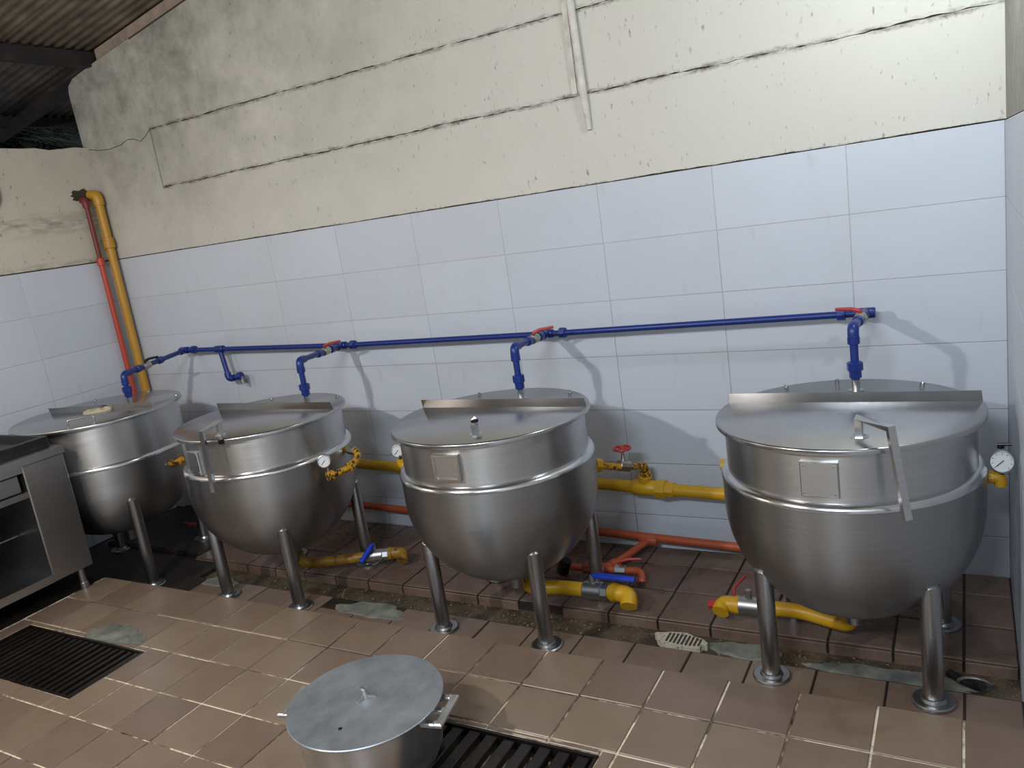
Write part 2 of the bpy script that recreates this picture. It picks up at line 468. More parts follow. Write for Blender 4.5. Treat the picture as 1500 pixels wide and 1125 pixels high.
# cement patches
def blob(name, cx, cy, z, pts, mat, h=0.004):
    b = MB(); n = 40; L0 = []; L1 = []; L2 = []
    for k in range(n):
        t = 2 * PI * k / n; r = 1 + 0.12 * math.sin(3 * t + cx) + 0.08 * math.sin(7 * t + cy) + 0.04 * math.sin(13 * t)
        x, y = cx + pts[0] * r * math.cos(t), cy + pts[1] * r * math.sin(t)
        L0.append((x, y, z - 0.01)); L1.append((x, y, z + h * 0.4)); L2.append((cx + (x - cx) * 0.9, cy + (y - cy) * 0.9, z + h))
    b.loops([L0, L1, L2]); return obj(name, b, mat, floor)
blob('cement_patch', -3.99, -1.79, 0.0, (0.22, 0.075), PATCH, 0.006)
blob('cement_patch', -2.92, -1.055, -0.128, (0.23, 0.075), PATCH, 0.010)
blob('cement_patch', -4.15, -1.0, -0.128, (0.14, 0.06), PATCH, 0.010)
blob('cement_patch', -0.42, -0.87, -0.19, (0.30, 0.07), PATCH, 0.012)
blob('cement_patch', -1.02, -0.83, -0.19, (0.16, 0.06), PATCH, 0.012)
# dark floor under the range and black plinths under the fourth kettle
b = MB(); b.box((-5.83, -6.0, -0.5), (XL, -1.33, -0.012)); obj('dirt_floor', b, DIRT, floor, smooth=False)
b = MB(); b.slab((-5.83, -1.33, -0.5), (-4.46, -0.70, -0.150), 0.012); obj('plinth_step', b, DARKC, floor, smooth=False)
b = MB(); b.slab((-5.70, -0.72, -0.5), (-4.70, 0.0, SH + 0.015), 0.014); obj('plinth', b, DARKC, floor, smooth=False)
b = MB(); b.box((-5.83, -0.72, -0.5), (-5.70, 0.0, -0.16)); obj('plinth_step', b, PATCH, floor, smooth=False)

# back wall
wb = struct('wall_back')
b = MB()
def wall_top(x): return 3.20 + 0.16 * (x + 5.89)
b.loops([[(-5.875, 0.012, -0.5), (0.25, 0.012, -0.5), (0.25, 0.012, wall_top(0.25)), (-5.5, 0.012, wall_top(-5.5)), (-5.80, 0.012, wall_top(-5.80) - 0.004), (-5.88, 0.012, wall_top(-5.88) - 0.07)],
         [(-5.875, 0.20, -0.5), (0.25, 0.20, -0.5), (0.25, 0.20, wall_top(0.25)), (-5.5, 0.20, wall_top(-5.5)), (-5.80, 0.20, wall_top(-5.80) - 0.004), (-5.88, 0.20, wall_top(-5.88) - 0.07)]])
obj('wall_core', b, CRACK, wb, smooth=False)
def sheet(pts, y0=0.0, y1=0.02):
    b = MB(); b.loops([[(x, y1, z) for x, z in pts], [(x, y0, z) for x, z in pts]]); return b
WT = TOPT + 0.002
def rough_line(x0, x1, z, amp, n=160):
    out = []
    for k in range(n + 1):
        x = x0 + (x1 - x0) * k / n
        out.append((x, z + amp * (random.random() - 0.5) + amp * 0.7 * math.sin(x * 3.1) * math.sin(x * 7.7)))
    return out
BL = -5.10
obj('plaster', sheet([(-5.865, WT + 0.004), (BL, WT + 0.004), (BL, wall_top(BL) + 0.01), (-5.5, wall_top(-5.5) + 0.01), (-5.80, wall_top(-5.80)), (-5.87, wall_top(-5.87) - 0.03), (-5.885, wall_top(-5.885) - 0.08), (-5.875, 2.73)]), PLASTER, wb, smooth=False)
obj('plaster', sheet(rough_line(BL, 0.004, WT + 0.0035, 0.003) + rough_line(0.004, BL + 0.01, 2.3345, 0.006) + [(BL, 2.334)]), PLASTER, wb, smooth=False)
obj('plaster', sheet(rough_line(BL, 0.004, 2.738, 0.006) + [(0.004, wall_top(0)), (BL, wall_top(BL))]), PLASTER, wb, smooth=False)
obj('beam_face', sheet(rough_line(BL + 0.006, 0.004, 2.339, 0.007) + rough_line(0.004, BL + 0.006, 2.735, 0.006), 0.005, 0.02), PLASTER, wb, smooth=False)
tw = finish(MB().slab((-TW / 2 + 0.0012, 0, -TH / 2 + 0.0012), (TW / 2 - 0.0012, 0.013, TH / 2 - 0.0012), 0.0015, 1, -1).bm, 'wall_tile', WTILE, False)
b = MB(); b.box((-5.83, 0.002, -0.2), (0, 0.013, TOPT)); obj('tile_joint', b, WGROUT, wb, smooth=False)
for j in range(7):
    z1 = TOPT - TH * j; z0 = z1 - TH
    if z0 < SH: z0 = SH - 0.01
    for i in range(10):
        x1 = -TW * i; x0 = max(x1 - TW, -5.83)
        if x1 - x0 < 0.04: continue
        if abs(x1 - x0 - TW) < 1e-4 and abs(z1 - z0 - TH) < 1e-4:
            o = link('wall_tile', tw, wb, ((x0 + x1) / 2, random.uniform(-0.0005, 0.0005), (z0 + z1) / 2))
        else:
            obj('wall_tile', MB().slab((x0 + 0.0012, 0, z0 + 0.0012), (x1 - 0.0012, 0.013, z1 - 0.0012), 0.0015, 1, -1), WTILE, wb, smooth=False)
b = MB()
b.tube([(-5.815, -0.0005, 2.713), (-5.70, -0.0005, 2.688), (-5.582, -0.0005, 2.676), (-5.433, -0.0005, 2.685), (-5.36, -0.0005, 2.708), (-5.284, -0.0005, 2.700), (-5.219, -0.0005, 2.673), (-5.157, -0.0005, 2.696), (-5.09, -0.0005, 2.737)], 0.0022, 5)
obj('plaster_crack', b, CRACK, wb)
# left wall
wl = struct('wall_left')
LX = -5.83
b = MB(); b.box((LX - 0.20, -6.0, -0.5), (LX - 0.013, 0.012, 2.70)); obj('wall_core', b, CRACK, wl, smooth=False)
pts = [(-6.0, WT + 0.006), (-0.0, WT + 0.006)] + [(-6.0 * k / 60, 2.725 + 0.012 * math.sin(k * 1.7) * math.sin(k * 0.6)) for k in range(61)]
b = MB(); b.loops([[(LX - 0.2, y, z) for y, z in pts], [(LX, y, z) for y, z in pts]]); obj('plaster', b, PLASTER_L, wl, smooth=False)
b = MB(); b.box((LX - 0.013, -6.0, -0.5), (LX - 0.002, 0, TOPT)); obj('tile_joint', b, WGROUT, wl, smooth=False)
for j in range(7):
    z1 = TOPT - TH * j; z0 = max(z1 - TH, -0.15)
    for i in range(6):
        y1 = -0.145 - TW * i + TW; y0 = y1 - TW; y1 = min(y1, -0.001)
        obj('wall_tile', MB().slab((LX - 0.013, y0 + 0.0012, z0 + 0.0012), (LX, y1 - 0.0012, z1 - 0.0012), 0.0015, 0, 1), WTILE, wl, smooth=False)
# right wall
wr = struct('wall_right')
b = MB(); b.box((0.013, -4.6, -0.5), (0.25, 0.012, 4.2)); obj('wall_core', b, CRACK, wr, smooth=False)
b = MB(); b.box((0.004, -4.6, TOPT + 0.004), (0.02, 0.0, 4.2)); obj('plaster', b, PLASTER_R, wr, smooth=False)
for j in range(7):
    z1 = TOPT - TH * j; z0 = max(z1 - TH, SH - 0.06)
    for i in range(8):
        y1 = -TW * i - 0.001; y0 = y1 - TW
        zz = z0
        obj('wall_tile', MB().slab((0.0, y0 + 0.0012, zz + 0.0012), (0.013, y1 - 0.0012, z1 - 0.0012), 0.0015, 0, -1), WTILE, wr, smooth=False)

# roof
roof = struct('ceiling')
def roof_z(x): return 3.31 + 0.16 * (x + 5.89)
PITCH = 0.076
sheet_w = PITCH * 11
yy = 1.0; ns = 0
while yy > -5.0:
    b = MB(); steps = 11 * 6; rows = [[], []]
    for k in range(steps + 1):
        y = yy - sheet_w * k / steps - 0.0
        dz = 0.010 * math.cos(2 * PI * k / 6) + (0.004 if ns % 2 else 0)
        for r_, x in zip(rows, (-7.05, 0.25)):
            r_.append(b.bm.verts.new((x, y, roof_z(x) + dz)))
    for k in range(steps):
        b.bm.faces.new((rows[0][k], rows[1][k], rows[1][k + 1], rows[0][k + 1]))
    o = obj('roof_sheet', b, ZINC, roof)
    md = o.modifiers.new('thickness', 'SOLIDIFY'); md.thickness = 0.002
    yy -= sheet_w - PITCH * 0.5; ns += 1
for x in (-6.88, -5.58, -4.2, -2.8, -1.4, -0.1):
    b = MB(); z = roof_z(x) - 0.014
    b.box((x - 0.035, -5.0, z - (0.075 if x < -6 else 0.10)), (x + 0.035, 0.9, z)); obj('purlin', b, BEAM, roof, smooth=False)
b = MB(); b.tube([(-7.1, 0.10, roof_z(-7.1) - 0.10), (0.2, 0.10, roof_z(0.2) - 0.10)], 0.04, square=True); obj('rafter', b, BEAM, roof, smooth=False)

b = MB(); b.loops([[(-5.52, 0.03, wall_top(-5.52) + 0.030), (0.2, 0.03, wall_top(0.2) + 0.030), (0.2, 0.03, roof_z(0.2) - 0.012), (-5.52, 0.03, roof_z(-5.52) - 0.012)],
    [(-5.52, 0.055, wall_top(-5.52) + 0.030), (0.2, 0.055, wall_top(0.2) + 0.030), (0.2, 0.055, roof_z(0.2) - 0.012), (-5.52, 0.055, roof_z(-5.52) - 0.012)]])
obj('eave_board', b, simple('old_pinkish_board', (150, 134, 122), 0.8), roof, smooth=False)
# ------------------------------------------------------------------ kettles
def half_outline(R, ycut, below, n=72):
    R = max(R, 1e-4); a = math.asin(max(-1, min(1, ycut / R)))
    if below: t0, t1 = PI - a, 2 * PI + a
    else: t0, t1 = a, PI - a
    return [(R * math.cos(t0 + (t1 - t0) * k / n), R * math.sin(t0 + (t1 - t0) * k / n)) for k in range(n + 1)]
def lid_half(R, ycut, below, top, th=0.024):
    b = MB(); prof = [(0.010, -th), (0.0, -th + 0.004), (0.0, -0.007), (0.002, -0.003), (0.007, 0.0)]
    b.loops([[(x, y, top + dz) for x, y in half_outline(R - ins, ycut, below)] for ins, dz in prof])
    return b
def bowl_profile(R, zb, zt, cyl):
    # jacket: short cylinder, then round bottom
    p = [(R - 0.012, zt), (R, zt - 0.006), (R, zt - cyl)]
    h = zt - cyl - zb
    for k in range(1, 25):
        t = PI / 2 * k / 24; p.append((R * math.cos(t), zt - cyl - h * math.sin(t)))
    p[-1] = (0, zb)
    return p

def kettle(name_label, cx, cy, spec):
    G = 'steam kettles in a row along the tiled wall'
    k = thing('steam_kettle', name_label, 'kettle', (cx, cy, LOW), G, spec.get('rz', 0))
    o_ = -LOW                                   # local z = world z - LOW
    R, RU, RL, zt = spec['R'], spec['RU'], spec['RL'], spec['zt'] + o_
    zb, zband, cyl = spec['zb'] + o_, spec['zband'] + o_, spec['cyl']
    L = lambda n, b, m, p=k, **kw: obj(n, b, m, p, world=False, **kw)
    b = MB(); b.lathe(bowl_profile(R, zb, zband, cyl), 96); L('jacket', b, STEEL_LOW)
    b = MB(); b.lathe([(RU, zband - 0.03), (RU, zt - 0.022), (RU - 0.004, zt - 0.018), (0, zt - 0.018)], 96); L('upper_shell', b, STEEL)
    b = MB(); d = R - RU + 0.004
    b.lathe([(RU - 0.003, zband + 0.020)] + [(RU + d * math.sin(PI / 2 * q / 8) , zband - 0.008 + 0.026 * math.cos(PI / 2 * q / 8)) for q in range(9)] + [(R - 0.002, zband - 0.013)], 96); L('weld_band', b, BAND)
    # lid: fixed rear half and hinged front half with an upturned edge
    yc = spec['cut']; la = spec.get('lid_rz', 0)
    lb = L('lid_rear', lid_half(RL, yc - 0.004, False, zt - 0.002), LIDM); lb.rotation_euler = (0, 0, la)
    lf = L('lid_front', lid_half(RL + 0.002, yc - 0.002, True, zt + 0.001), LIDM); lf.rotation_euler = (0, 0, la)
    hc = math.sqrt(RL ** 2 - yc ** 2) - 0.002; fh = spec.get('flange_h', 0.045); fl, fr = spec.get('flange_x', (-hc, hc))
    b = MB(); b.loops([[(fl, yc - 0.004, zt), (fr, yc - 0.004, zt), (fr - 0.004, yc - 0.016, zt + fh), (fl + 0.004, yc - 0.016, zt + fh)],
                       [(fl, yc - 0.001, zt), (fr, yc - 0.001, zt), (fr - 0.004, yc - 0.013, zt + fh), (fl + 0.004, yc - 0.013, zt + fh)]])
    L('lid_flange', b, LIDM, lf, smooth=False)
    for ang in spec.get('bolts', (55, 100, 128)):
        t = math.radians(ang) ; r = RL - 0.03
        b = MB(); b.lathe([(0.010, 0), (0.010, 0.006), (0.006, 0.010), (0, 0.011)], 10, (r * math.cos(t), r * math.sin(t), zt - 0.002)); L('bolt', b, ROD, lb)
    # inlet nipple under the water branch
    ix, iy = spec['inlet'][0] - cx, spec['inlet'][1] - cy
    rz = spec.get('rz', 0); ix, iy = ix * math.cos(-rz) - iy * math.sin(-rz), ix * math.sin(-rz) + iy * math.cos(-rz)
    b = MB(); b.lathe([(0.030, 0), (0.030, 0.003), (0.016, 0.004), (0.016, 0.05), (0, 0.05)], 20, (ix, iy, zt - 0.002)); L('inlet_nipple', b, ROD)
    # legs
    for (lx, ly) in spec['legs']:
        zf = (0.002 if ly < 0 else SH - LOW + 0.002) if 'floor' not in spec else spec['floor'](lx, ly) - LOW + 0.002
        r = math.hypot(lx, ly); h = zband - cyl - zb
        zz = (zband - cyl - h * math.sqrt(max(0, 1 - (min(r, R * 0.985) / R) ** 2))) if r < R else zband - 0.33
        b = MB()
        if r < R: b.tube([(lx, ly, zf), (lx, ly, zz + 0.03), (lx * 0.97, ly * 0.97, zz + 0.055)], [0.035, 0.035, 0.020], 20)
        else: b.tube([(lx, ly, zf), (lx, ly, zz + 0.03), (lx * 0.96, ly * 0.96, zz + 0.065)], [0.035, 0.035, 0.022], 20)
        leg = L('leg', b, LEGM)
        b = MB(); b.lathe([(0.0, 0.0), (0.073, 0.0), (0.073, 0.008), (0.068, 0.012), (0.045, 0.012), (0.040, 0.022), (0.036, 0.024)], 28, (lx, ly, zf - 0.001))
        L('foot_flange', b, LEGM, leg)
        if r >= R - 0.02:
            t = math.atan2(ly, lx); pw = 0.085
            mt = Matrix.Rotation(t, 4, 'Z')
            b = MB(); h0 = zz - 0.16; rows = []
            for (za, dr) in ((h0, 0.006), (h0, 0.010), (zz + 0.10, 0.010), (zz + 0.10, 0.004)):
                ring = []
                for q in range(9):
                    a = t + (q / 8 - 0.5) * 2 * pw / R
                    hz = zband - cyl; rr = R if za > hz else R * math.sqrt(max(0.05, 1 - ((hz - za) / (hz - zb)) ** 2))
                    ring.append((math.cos(a) * (rr + dr), math.sin(a) * (rr + dr), za))
                rows.append(ring)
            rs = [[b.bm.verts.new(p) for p in q] for q in rows]
            for A, B in zip(rs, rs[1:]):
                for q in range(8): b.bm.faces.new((A[q], A[q + 1], B[q + 1], B[q]))
            L('leg_plate', b, STEEL, leg)
    # bottom outlet
    b = MB(); b.lathe([(0.062, zb - 0.012), (0.062, zb + 0.03), (0.04, zb + 0.03), (0.04, zb - 0.08), (0, zb - 0.08)], 24, (0, 0, 0)); L('bottom_outlet', b, LEGM)
    # plate
    if 'plate' in spec:
        px, pz, pw, ph = spec['plate']; pz += o_
        yb = -math.sqrt(RU ** 2 - px ** 2)
        mt = Matrix.Translation((px, yb + 0.004, pz)) @ Matrix.Rotation(math.atan2(px, -yb), 4, 'Z')
        b = MB(); b.slab((-pw / 2, -0.016, -ph / 2), (pw / 2, 0.004, ph / 2), 0.003, 1, -1)
        for v in b.bm.verts: v.co = mt @ v.co
        pl = L('name_plate', b, STEEL, smooth=False)
        for sx in (-1, 1):
            for sz in (-1, 1):
                b = MB(); b.lathe([(0.004, 0), (0.004, 0.002), (0, 0.003)], 8, axis=Matrix.Rotation(PI / 2, 4, 'X'))
                for v in b.bm.verts: v.co = mt @ (v.co + Vector((sx * (pw / 2 - 0.013), -0.016, sz * (ph / 2 - 0.013))))
                L('rivet', b, ROD, pl)
        if spec.get('frame'):
            b = MB(); w, h = pw / 2, ph / 2
            for (a, c) in (((-w, -h), (w, -h + 0.010)), ((-w, h - 0.010), (w, h)), ((-w, -h + 0.010), (-w + 0.010, h - 0.010)), ((w - 0.010, -h + 0.010), (w, h - 0.010))):
                b.box((a[0], -0.021, a[1]), (c[0], -0.016, c[1]))
            for v in b.bm.verts: v.co = mt @ v.co
            L('plate_frame', b, ROD, pl, smooth=False)
    # bent lid handle
    if 'handle' in spec:
        pts = [Vector(p) - Vector((cx, cy, LOW)) for p in spec['handle']]
        b = MB(); b.tube(pts, 0.0125, square=True); hd = L('lid_handle', b, ROD, lf, smooth=False)
        b = MB(); p = pts[0]; b.lathe([(0.030, 0), (0.030, 0.003), (0.0, 0.004)], 20, (p.x, p.y, zt)); L('handle_base', b, ROD, lf)
    return k, lf, L

LEGS4 = [(-0.285, -0.275), (0.285, -0.275), (0.30, 0.30), (-0.30, 0.30)]
base_spec = dict(R=0.468, RU=0.444, RL=0.474, zt=0.905, zb=0.09, zband=0.685, cyl=0.13, cut=0.10, legs=LEGS4)
K1 = (-0.565, -0.80); K3 = (-2.124, -0.84); K2 = (-3.64, -0.86); K4 = (-5.08, -0.905)
def sp(**kw): d = dict(base_spec); d.update(kw); return d
k1, k1f, L1 = kettle('large steel steam kettle nearest the right wall, with a bent square lid handle', *K1,
    sp(inlet=(-0.549, -0.518), plate=(-0.027, 0.79, 0.125, 0.125), handle=[(-0.474, -1.131, 0.905), (-0.474, -1.131, 0.972), (-0.362, -1.305, 0.992), (-0.325, -1.312, 0.690)]))
k3, k3f, L3 = kettle('steel steam kettle with a short broken handle post on its lid, third from the left', *K3,
    sp(inlet=(-2.093, -0.579), plate=(0.027, 0.795, 0.13, 0.12), frame=True, handle=[(-2.009, -1.159, 0.905), (-2.009, -1.159, 0.965), (-2.000, -1.165, 0.972)]))
k2, k2f, L2 = kettle('steel steam kettle second from the left, its bright bar handle hanging down the front', *K2,
    sp(inlet=(-3.487, -0.639), plate=(-0.070, 0.77, 0.10, 0.125), handle=[(-3.545, -1.235, 0.905), (-3.545, -1.235, 0.975), (-3.505, -1.375, 0.965), (-3.505, -1.385, 0.650)]))
k4, k4f, L4 = kettle('leftmost steel steam kettle in the corner with a wire loop handle and plated leg', *K4,
    dict(R=0.492, RU=0.482, RL=0.512, zt=0.950, zb=0.13, zband=0.665, cyl=0.16, cut=-0.02, lid_rz=math.radians(9), flange_x=(-0.40, 0.49), flange_h=0.04,
         inlet=(-4.93, -0.77), bolts=(40, 95, 140), legs=[(0.425, -0.20), (0.20, 0.40), (-0.42, 0.16), (-0.20, -0.40)],
         floor=lambda x, y: -0.15 if y < 0.185 else SH + 0.015))
# clip block on the second kettle, wire handle of the fourth
b = MB(); b.box((-3.472, -1.318, 0.884), (-3.452, -1.292, 0.908)); obj('rim_clip', b, BLACK, k2, smooth=False)
b = MB(); b.tube([(-4.80, -1.285, 0.95), (-4.80, -1.285, 0.995), (-4.712, -1.17, 0.995), (-4.712, -1.17, 0.95)], 0.006, 10, 0.02); obj('wire_handle', b, ROD, k4)

b = MB(); b.lathe([(0, 0), (0.017, 0.0), (0.017, 0.012), (0, 0.014)], 14, (-2.003, -1.162, 0.962)); obj('post_cap', b, BLACK, k3)
# cloth on the fourth kettle
b = MB(); pts = []
L0 = []; L1_ = []; L2_ = []
for q in range(24):
    t = 2 * PI * q / 24; r = 1 + 0.18 * math.sin(2 * t + 1) + 0.08 * math.sin(5 * t)
    x, y = 0.075 * r * math.cos(t), 0.032 * r * math.sin(t)
    x, y = x * 0.8 - y * 0.6, x * 0.6 + y * 0.8
    L0.append((-5.0 + x, -0.965 + y, 0.952)); L1_.append((-5.0 + x, -0.965 + y, 0.966 + 0.006 * math.sin(3 * t))); L2_.append((-5.0 + x * 0.6, -0.965 + y * 0.6, 0.976 + 0.006 * math.sin(4 * t)))
b.loops([L0, L1_, L2_]); tag(obj('folded_cloth', b, CLOTH), 'small cream folded cloth lying on the lid of the corner kettle', 'cloth')

# ------------------------------------------------------------------ blue water pipe
PZ, PY = 1.147, -0.10
wp = thing('water_pipe', 'blue painted water pipe running along the tiled wall with a drop to each kettle', 'pipe', (-2.8, PY, PZ))
def P(name, pts, r, mat, parent, fillet=0.0, n=14, **kw):
    b = MB(); b.tube(pts, r, n, fillet, **kw); return obj(name, b, mat, parent)
def collar(name, c, d, r, ln, mat, parent, n=8):
    c = Vector(c); d = Vector(d).normalized() * ln / 2
    b = MB(); b.tube([c - d, c - d * 0.9, c + d * 0.9, c + d], [r * 0.88, r, r, r * 0.88], n); return obj(name, b, mat, parent)
PR = 0.0165
P('pipe_run', [(-5.15, PY, 1.170), (-4.75, PY, 1.162), (-3.6, PY, 1.138), (-2.1, PY, 1.136), (-0.545, PY, 1.147)], PR, BLUE, wp)
drops = [((-0.545, PY, 1.147), (-0.549, -0.518), 1.168, 0.905), ((-2.155, PY, 1.137), (-2.093, -0.579), 1.166, 0.905), ((-3.64, PY, 1.138), (-3.487, -0.639), 1.161, 0.905), ((-5.15, PY, 1.170), (-4.93, -0.77), 1.150, 0.950)]
for di, (a, (dx, dy), zt, zl) in enumerate(drops):
    a = Vector(a); c = Vector((dx, dy, zt)); d = (c - a)
    P('branch_pipe', [a, c, (dx, dy, zl + 0.045)], PR, BLUE, wp, 0.045)
    collar('elbow_collar', (dx, dy, zt - 0.055), (0, 0, 1), 0.024, 0.03, BLUE, wp, 14)
    P('elbow', [c - d.normalized() * 0.062, c, (dx, dy, zt - 0.06)], 0.0225, BLUE, wp, 0.05)
    un = collar('union', (dx, dy, zl + 0.10), (0, 0, 1), 0.031, 0.036, BLUE, wp, 8)
    collar('union_nut', (dx, dy, zl + 0.067), (0, 0, 1), 0.024, 0.032, BLUE, wp, 8)
    # ball valve on the branch with a lever
    v = a + d * (0.40 if di != 3 else 0.66)
    bv = collar('ball_valve', v, d, 0.026, 0.075, BRASS, wp, 8)
    b = MB(); b.tube([v + Vector((0, 0, 0.015)), v + Vector((0, 0, 0.034))], 0.008, 8)
    lv = (Vector((-0.10, 0.01, 0.012)) if di == 0 else Vector((0.105, 0.03, 0.02)))
    s0 = v + Vector((0, 0, 0.032)); mid = s0 + lv * 0.35 + Vector((0, 0, 0.006))
    b.tube([s0, mid, s0 + lv], [0.010, 0.009, 0.007], 8)
    obj('valve_lever', b, BLACK if di == 3 else REDH, bv)
    collar('coupling', v - d.normalized() * (-0.085), d, 0.024, 0.04, BLUE, wp, 10)
    collar('coupling', v - d.normalized() * (0.085 if di != 3 else 0.16), d, 0.025, 0.045, BLUE, wp, 10)
    # tee on the run
    collar('tee', a, (1, 0, 0), 0.0245, 0.085, BLUE, wp, 14)
    collar('tee_branch', a + d.normalized() * 0.03, d, 0.024, 0.06, BLUE, wp, 14)
    collar('union', a + Vector((0.10 if di else -0.10, 0, 0)), (1, 0, 0), 0.029, 0.036, BLUE, wp, 8)
# tap drop between the first two kettles
collar('tee', (-4.775, PY, 1.163), (1, 0, 0), 0.025, 0.085, BLUE, wp, 14)
P('tap_pipe', [(-4.775, PY, 1.16), (-4.735, PY - 0.01, 0.945), (-4.655, PY + 0.01, 0.955)], 0.0175, BLUE, wp, 0.04)
P('elbow', [(-4.745, PY - 0.008, 0.99), (-4.735, PY - 0.01, 0.945), (-4.69, PY + 0.002, 0.95)], 0.0235, BLUE, wp, 0.04)
collar('tap_union', (-4.645, PY + 0.012, 0.957), (1, 0.2, 0.1), 0.03, 0.035, BLUE, wp, 8)
P('tap_outlet', [(-4.635, PY + 0.012, 0.952), (-4.628, PY + 0.012, 0.90)], 0.013, BRASS, wp)

# ------------------------------------------------------------------ yellow steam main
def ys(x): return 0.338 - 0.037 * (x + 3.6)
st = thing('steam_main', 'yellow painted steam main running low along the tiled wall behind the kettles', 'pipe', (-2.8, -0.12, 0.3))
P('pipe_run', [(-4.8, -0.12, ys(-4.8)), (-0.35, -0.12, ys(-0.35))], 0.033, YELLOW, st, n=18)
collar('tee', (-1.675, -0.12, ys(-1.675)), (1, 0, -0.037), 0.043, 0.15, YELLOW, st, 18)
collar('union', (-1.585, -0.12, ys(-1.585)), (1, 0, -0.037), 0.052, 0.055, YELLOW, st, 8)
collar('coupling', (-1.56, -0.12, ys(-1.56)), (1, 0, -0.037), 0.043, 0.10, YELLOW, st, 8)
P('riser', [(-1.675, -0.12, 0.27), (-1.648, -0.15, 0.405), (-1.70, -0.33, 0.460), (-1.815, -0.50, 0.532)], 0.019, YELLOW_W, st, 0.03)
collar('tee_branch', (-1.672, -0.123, 0.318), (0.2, -0.22, 1), 0.034, 0.05, YELLOW, st, 14)
collar('union', (-1.663, -0.133, 0.352), (0.2, -0.22, 1), 0.029, 0.03, YELLOW_W, st, 8)
collar('coupling', (-1.83, -0.515, 0.540), (-0.115, -0.17, 0.072), 0.029, 0.10, YELLOW, st, 14)
collar('union', (-1.785, -0.455, 0.513), (-0.115, -0.17, 0.072), 0.036, 0.04, YELLOW, st, 8)
gv = collar('globe_valve', (-1.700, -0.315, 0.462), (-0.115, -0.17, 0.072), 0.030, 0.07, BRASS, st, 10)
b = MB(); b.tube([(-1.700, -0.315, 0.48), (-1.700, -0.315, 0.505), (-1.700, -0.315, 0.53), (-1.700, -0.315, 0.550)], [0.020, 0.011, 0.008, 0.007], 10); obj('valve_stem', b, BRASS, gv)
b = MB(); cc = Vector((-1.700, -0.315, 0.553))
ring = [cc + Vector((0.042 * math.cos(2 * PI * q / 20), 0.042 * math.sin(2 * PI * q / 20), 0.004)) for q in range(21)]
b.tube(ring, 0.007, 8, caps=False)
for q in range(5):
    t = 2 * PI * q / 5; b.tube([cc, cc + Vector((0.04 * math.cos(t), 0.04 * math.sin(t), 0.004))], 0.005, 6)
b.lathe([(0.012, -0.004), (0.014, 0.004), (0.008, 0.012), (0, 0.012)], 12, cc); obj('hand_wheel', b, REDH, gv)

def gauge(parent, c, d, r=0.036):
    """round pressure gauge facing direction d"""
    d = Vector(d).normalized(); c = Vector(c)
    rot = d.to_track_quat('Z', 'Y').to_matrix().to_4x4()
    b = MB(); b.lathe([(0, -0.03), (r * 0.94, -0.03), (r, -0.026), (r, 0.004), (r * 0.9, 0.006), (r * 0.88, 0.0), (0, 0.0)], 32)
    for v in b.bm.verts: v.co = rot @ v.co + c
    g = obj('gauge', b, GALV, parent)
    b = MB(); b.lathe([(r * 0.87, 0.0008), (r * 0.87, 0.0016), (0, 0.0016)], 28)
    for v in b.bm.verts: v.co = rot @ v.co + c
    obj('dial', b, DIAL, g)
    b = MB()
    for q in range(9):
        a = math.radians(-45 + 270 * q / 8)
        mt = Matrix.Rotation(a, 4, 'Z'); b.box((r * 0.66, -0.0008, 0.0018), (r * 0.80, 0.0008, 0.0024), mt)
    mt = Matrix.Rotation(math.radians(225), 4, 'Z'); b.box((-r * 0.2, -0.0014, 0.0026), (r * 0.62, 0.0014, 0.0034), mt)
    for v in b.bm.verts: v.co = rot @ v.co + c
    obj('needle', b, BLACK, g, smooth=False)
    return g
# steam fittings with gauges
f2 = thing('steam_fitting', 'chipped yellow bent fitting with a pressure gauge on the right flank of the second kettle', 'pipe fitting', (-3.17, -0.78, 0.60))
P('fitting_pipe', [(-3.120, -0.960, 0.590), (-3.085, -0.86, 0.592), (-3.075, -0.78, 0.612), (-3.10, -0.72, 0.645), (-3.23, -0.70, 0.655)], 0.019, YELLOW_W, f2, 0.03)
collar('elbow_collar', (-3.117, -0.95, 0.590), (0.35, 0.9, 0), 0.028, 0.035, YELLOW_W, f2, 10)
collar('union', (-3.080, -0.82, 0.600), (0.1, 0.9, 0.2), 0.027, 0.04, YELLOW_W, f2, 8)
collar('valve_body', (-3.150, -0.712, 0.650), (1, -0.1, -0.1), 0.026, 0.05, BRASS, f2, 8)
P('gauge_stem', [(-3.120, -0.955, 0.590), (-3.120, -0.955, 0.655)], 0.008, BRASS, f2)
gauge(f2, (-3.117, -0.975, 0.680), (0.62, -0.78, 0.05))
f3 = thing('steam_fitting', 'yellow fitting with a white pressure gauge on the left flank of the third kettle', 'pipe fitting', (-2.70, -0.62, 0.58))
P('fitting_pipe', [(-2.58, -0.70, 0.575), (-2.815, -0.70, 0.568)], 0.022, YELLOW, f3)
P('elbow', [(-2.76, -0.70, 0.570), (-2.825, -0.70, 0.568), (-2.828, -0.70, 0.605)], 0.027, YELLOW, f3, 0.03)
P('gauge_stem', [(-2.828, -0.70, 0.59), (-2.830, -0.70, 0.625)], 0.008, BLACK, f3)
gauge(f3, (-2.838, -0.705, 0.650), (0.45, -0.88, 0.10))
f1 = thing('steam_fitting', 'yellow elbow with a pressure gauge between the rightmost kettle and the right wall', 'pipe fitting', (-0.07, -0.76, 0.63))
P('fitting_pipe', [(-0.12, -0.77, 0.640), (-0.075, -0.77, 0.640)], 0.013, GALV, f1)
P('elbow', [(-0.092, -0.77, 0.640), (-0.055, -0.77, 0.640), (-0.055, -0.77, 0.608)], 0.021, YELLOW, f1, 0.025)
collar('elbow_collar', (-0.085, -0.77, 0.640), (1, 0, 0), 0.024, 0.02, YELLOW, f1, 10)
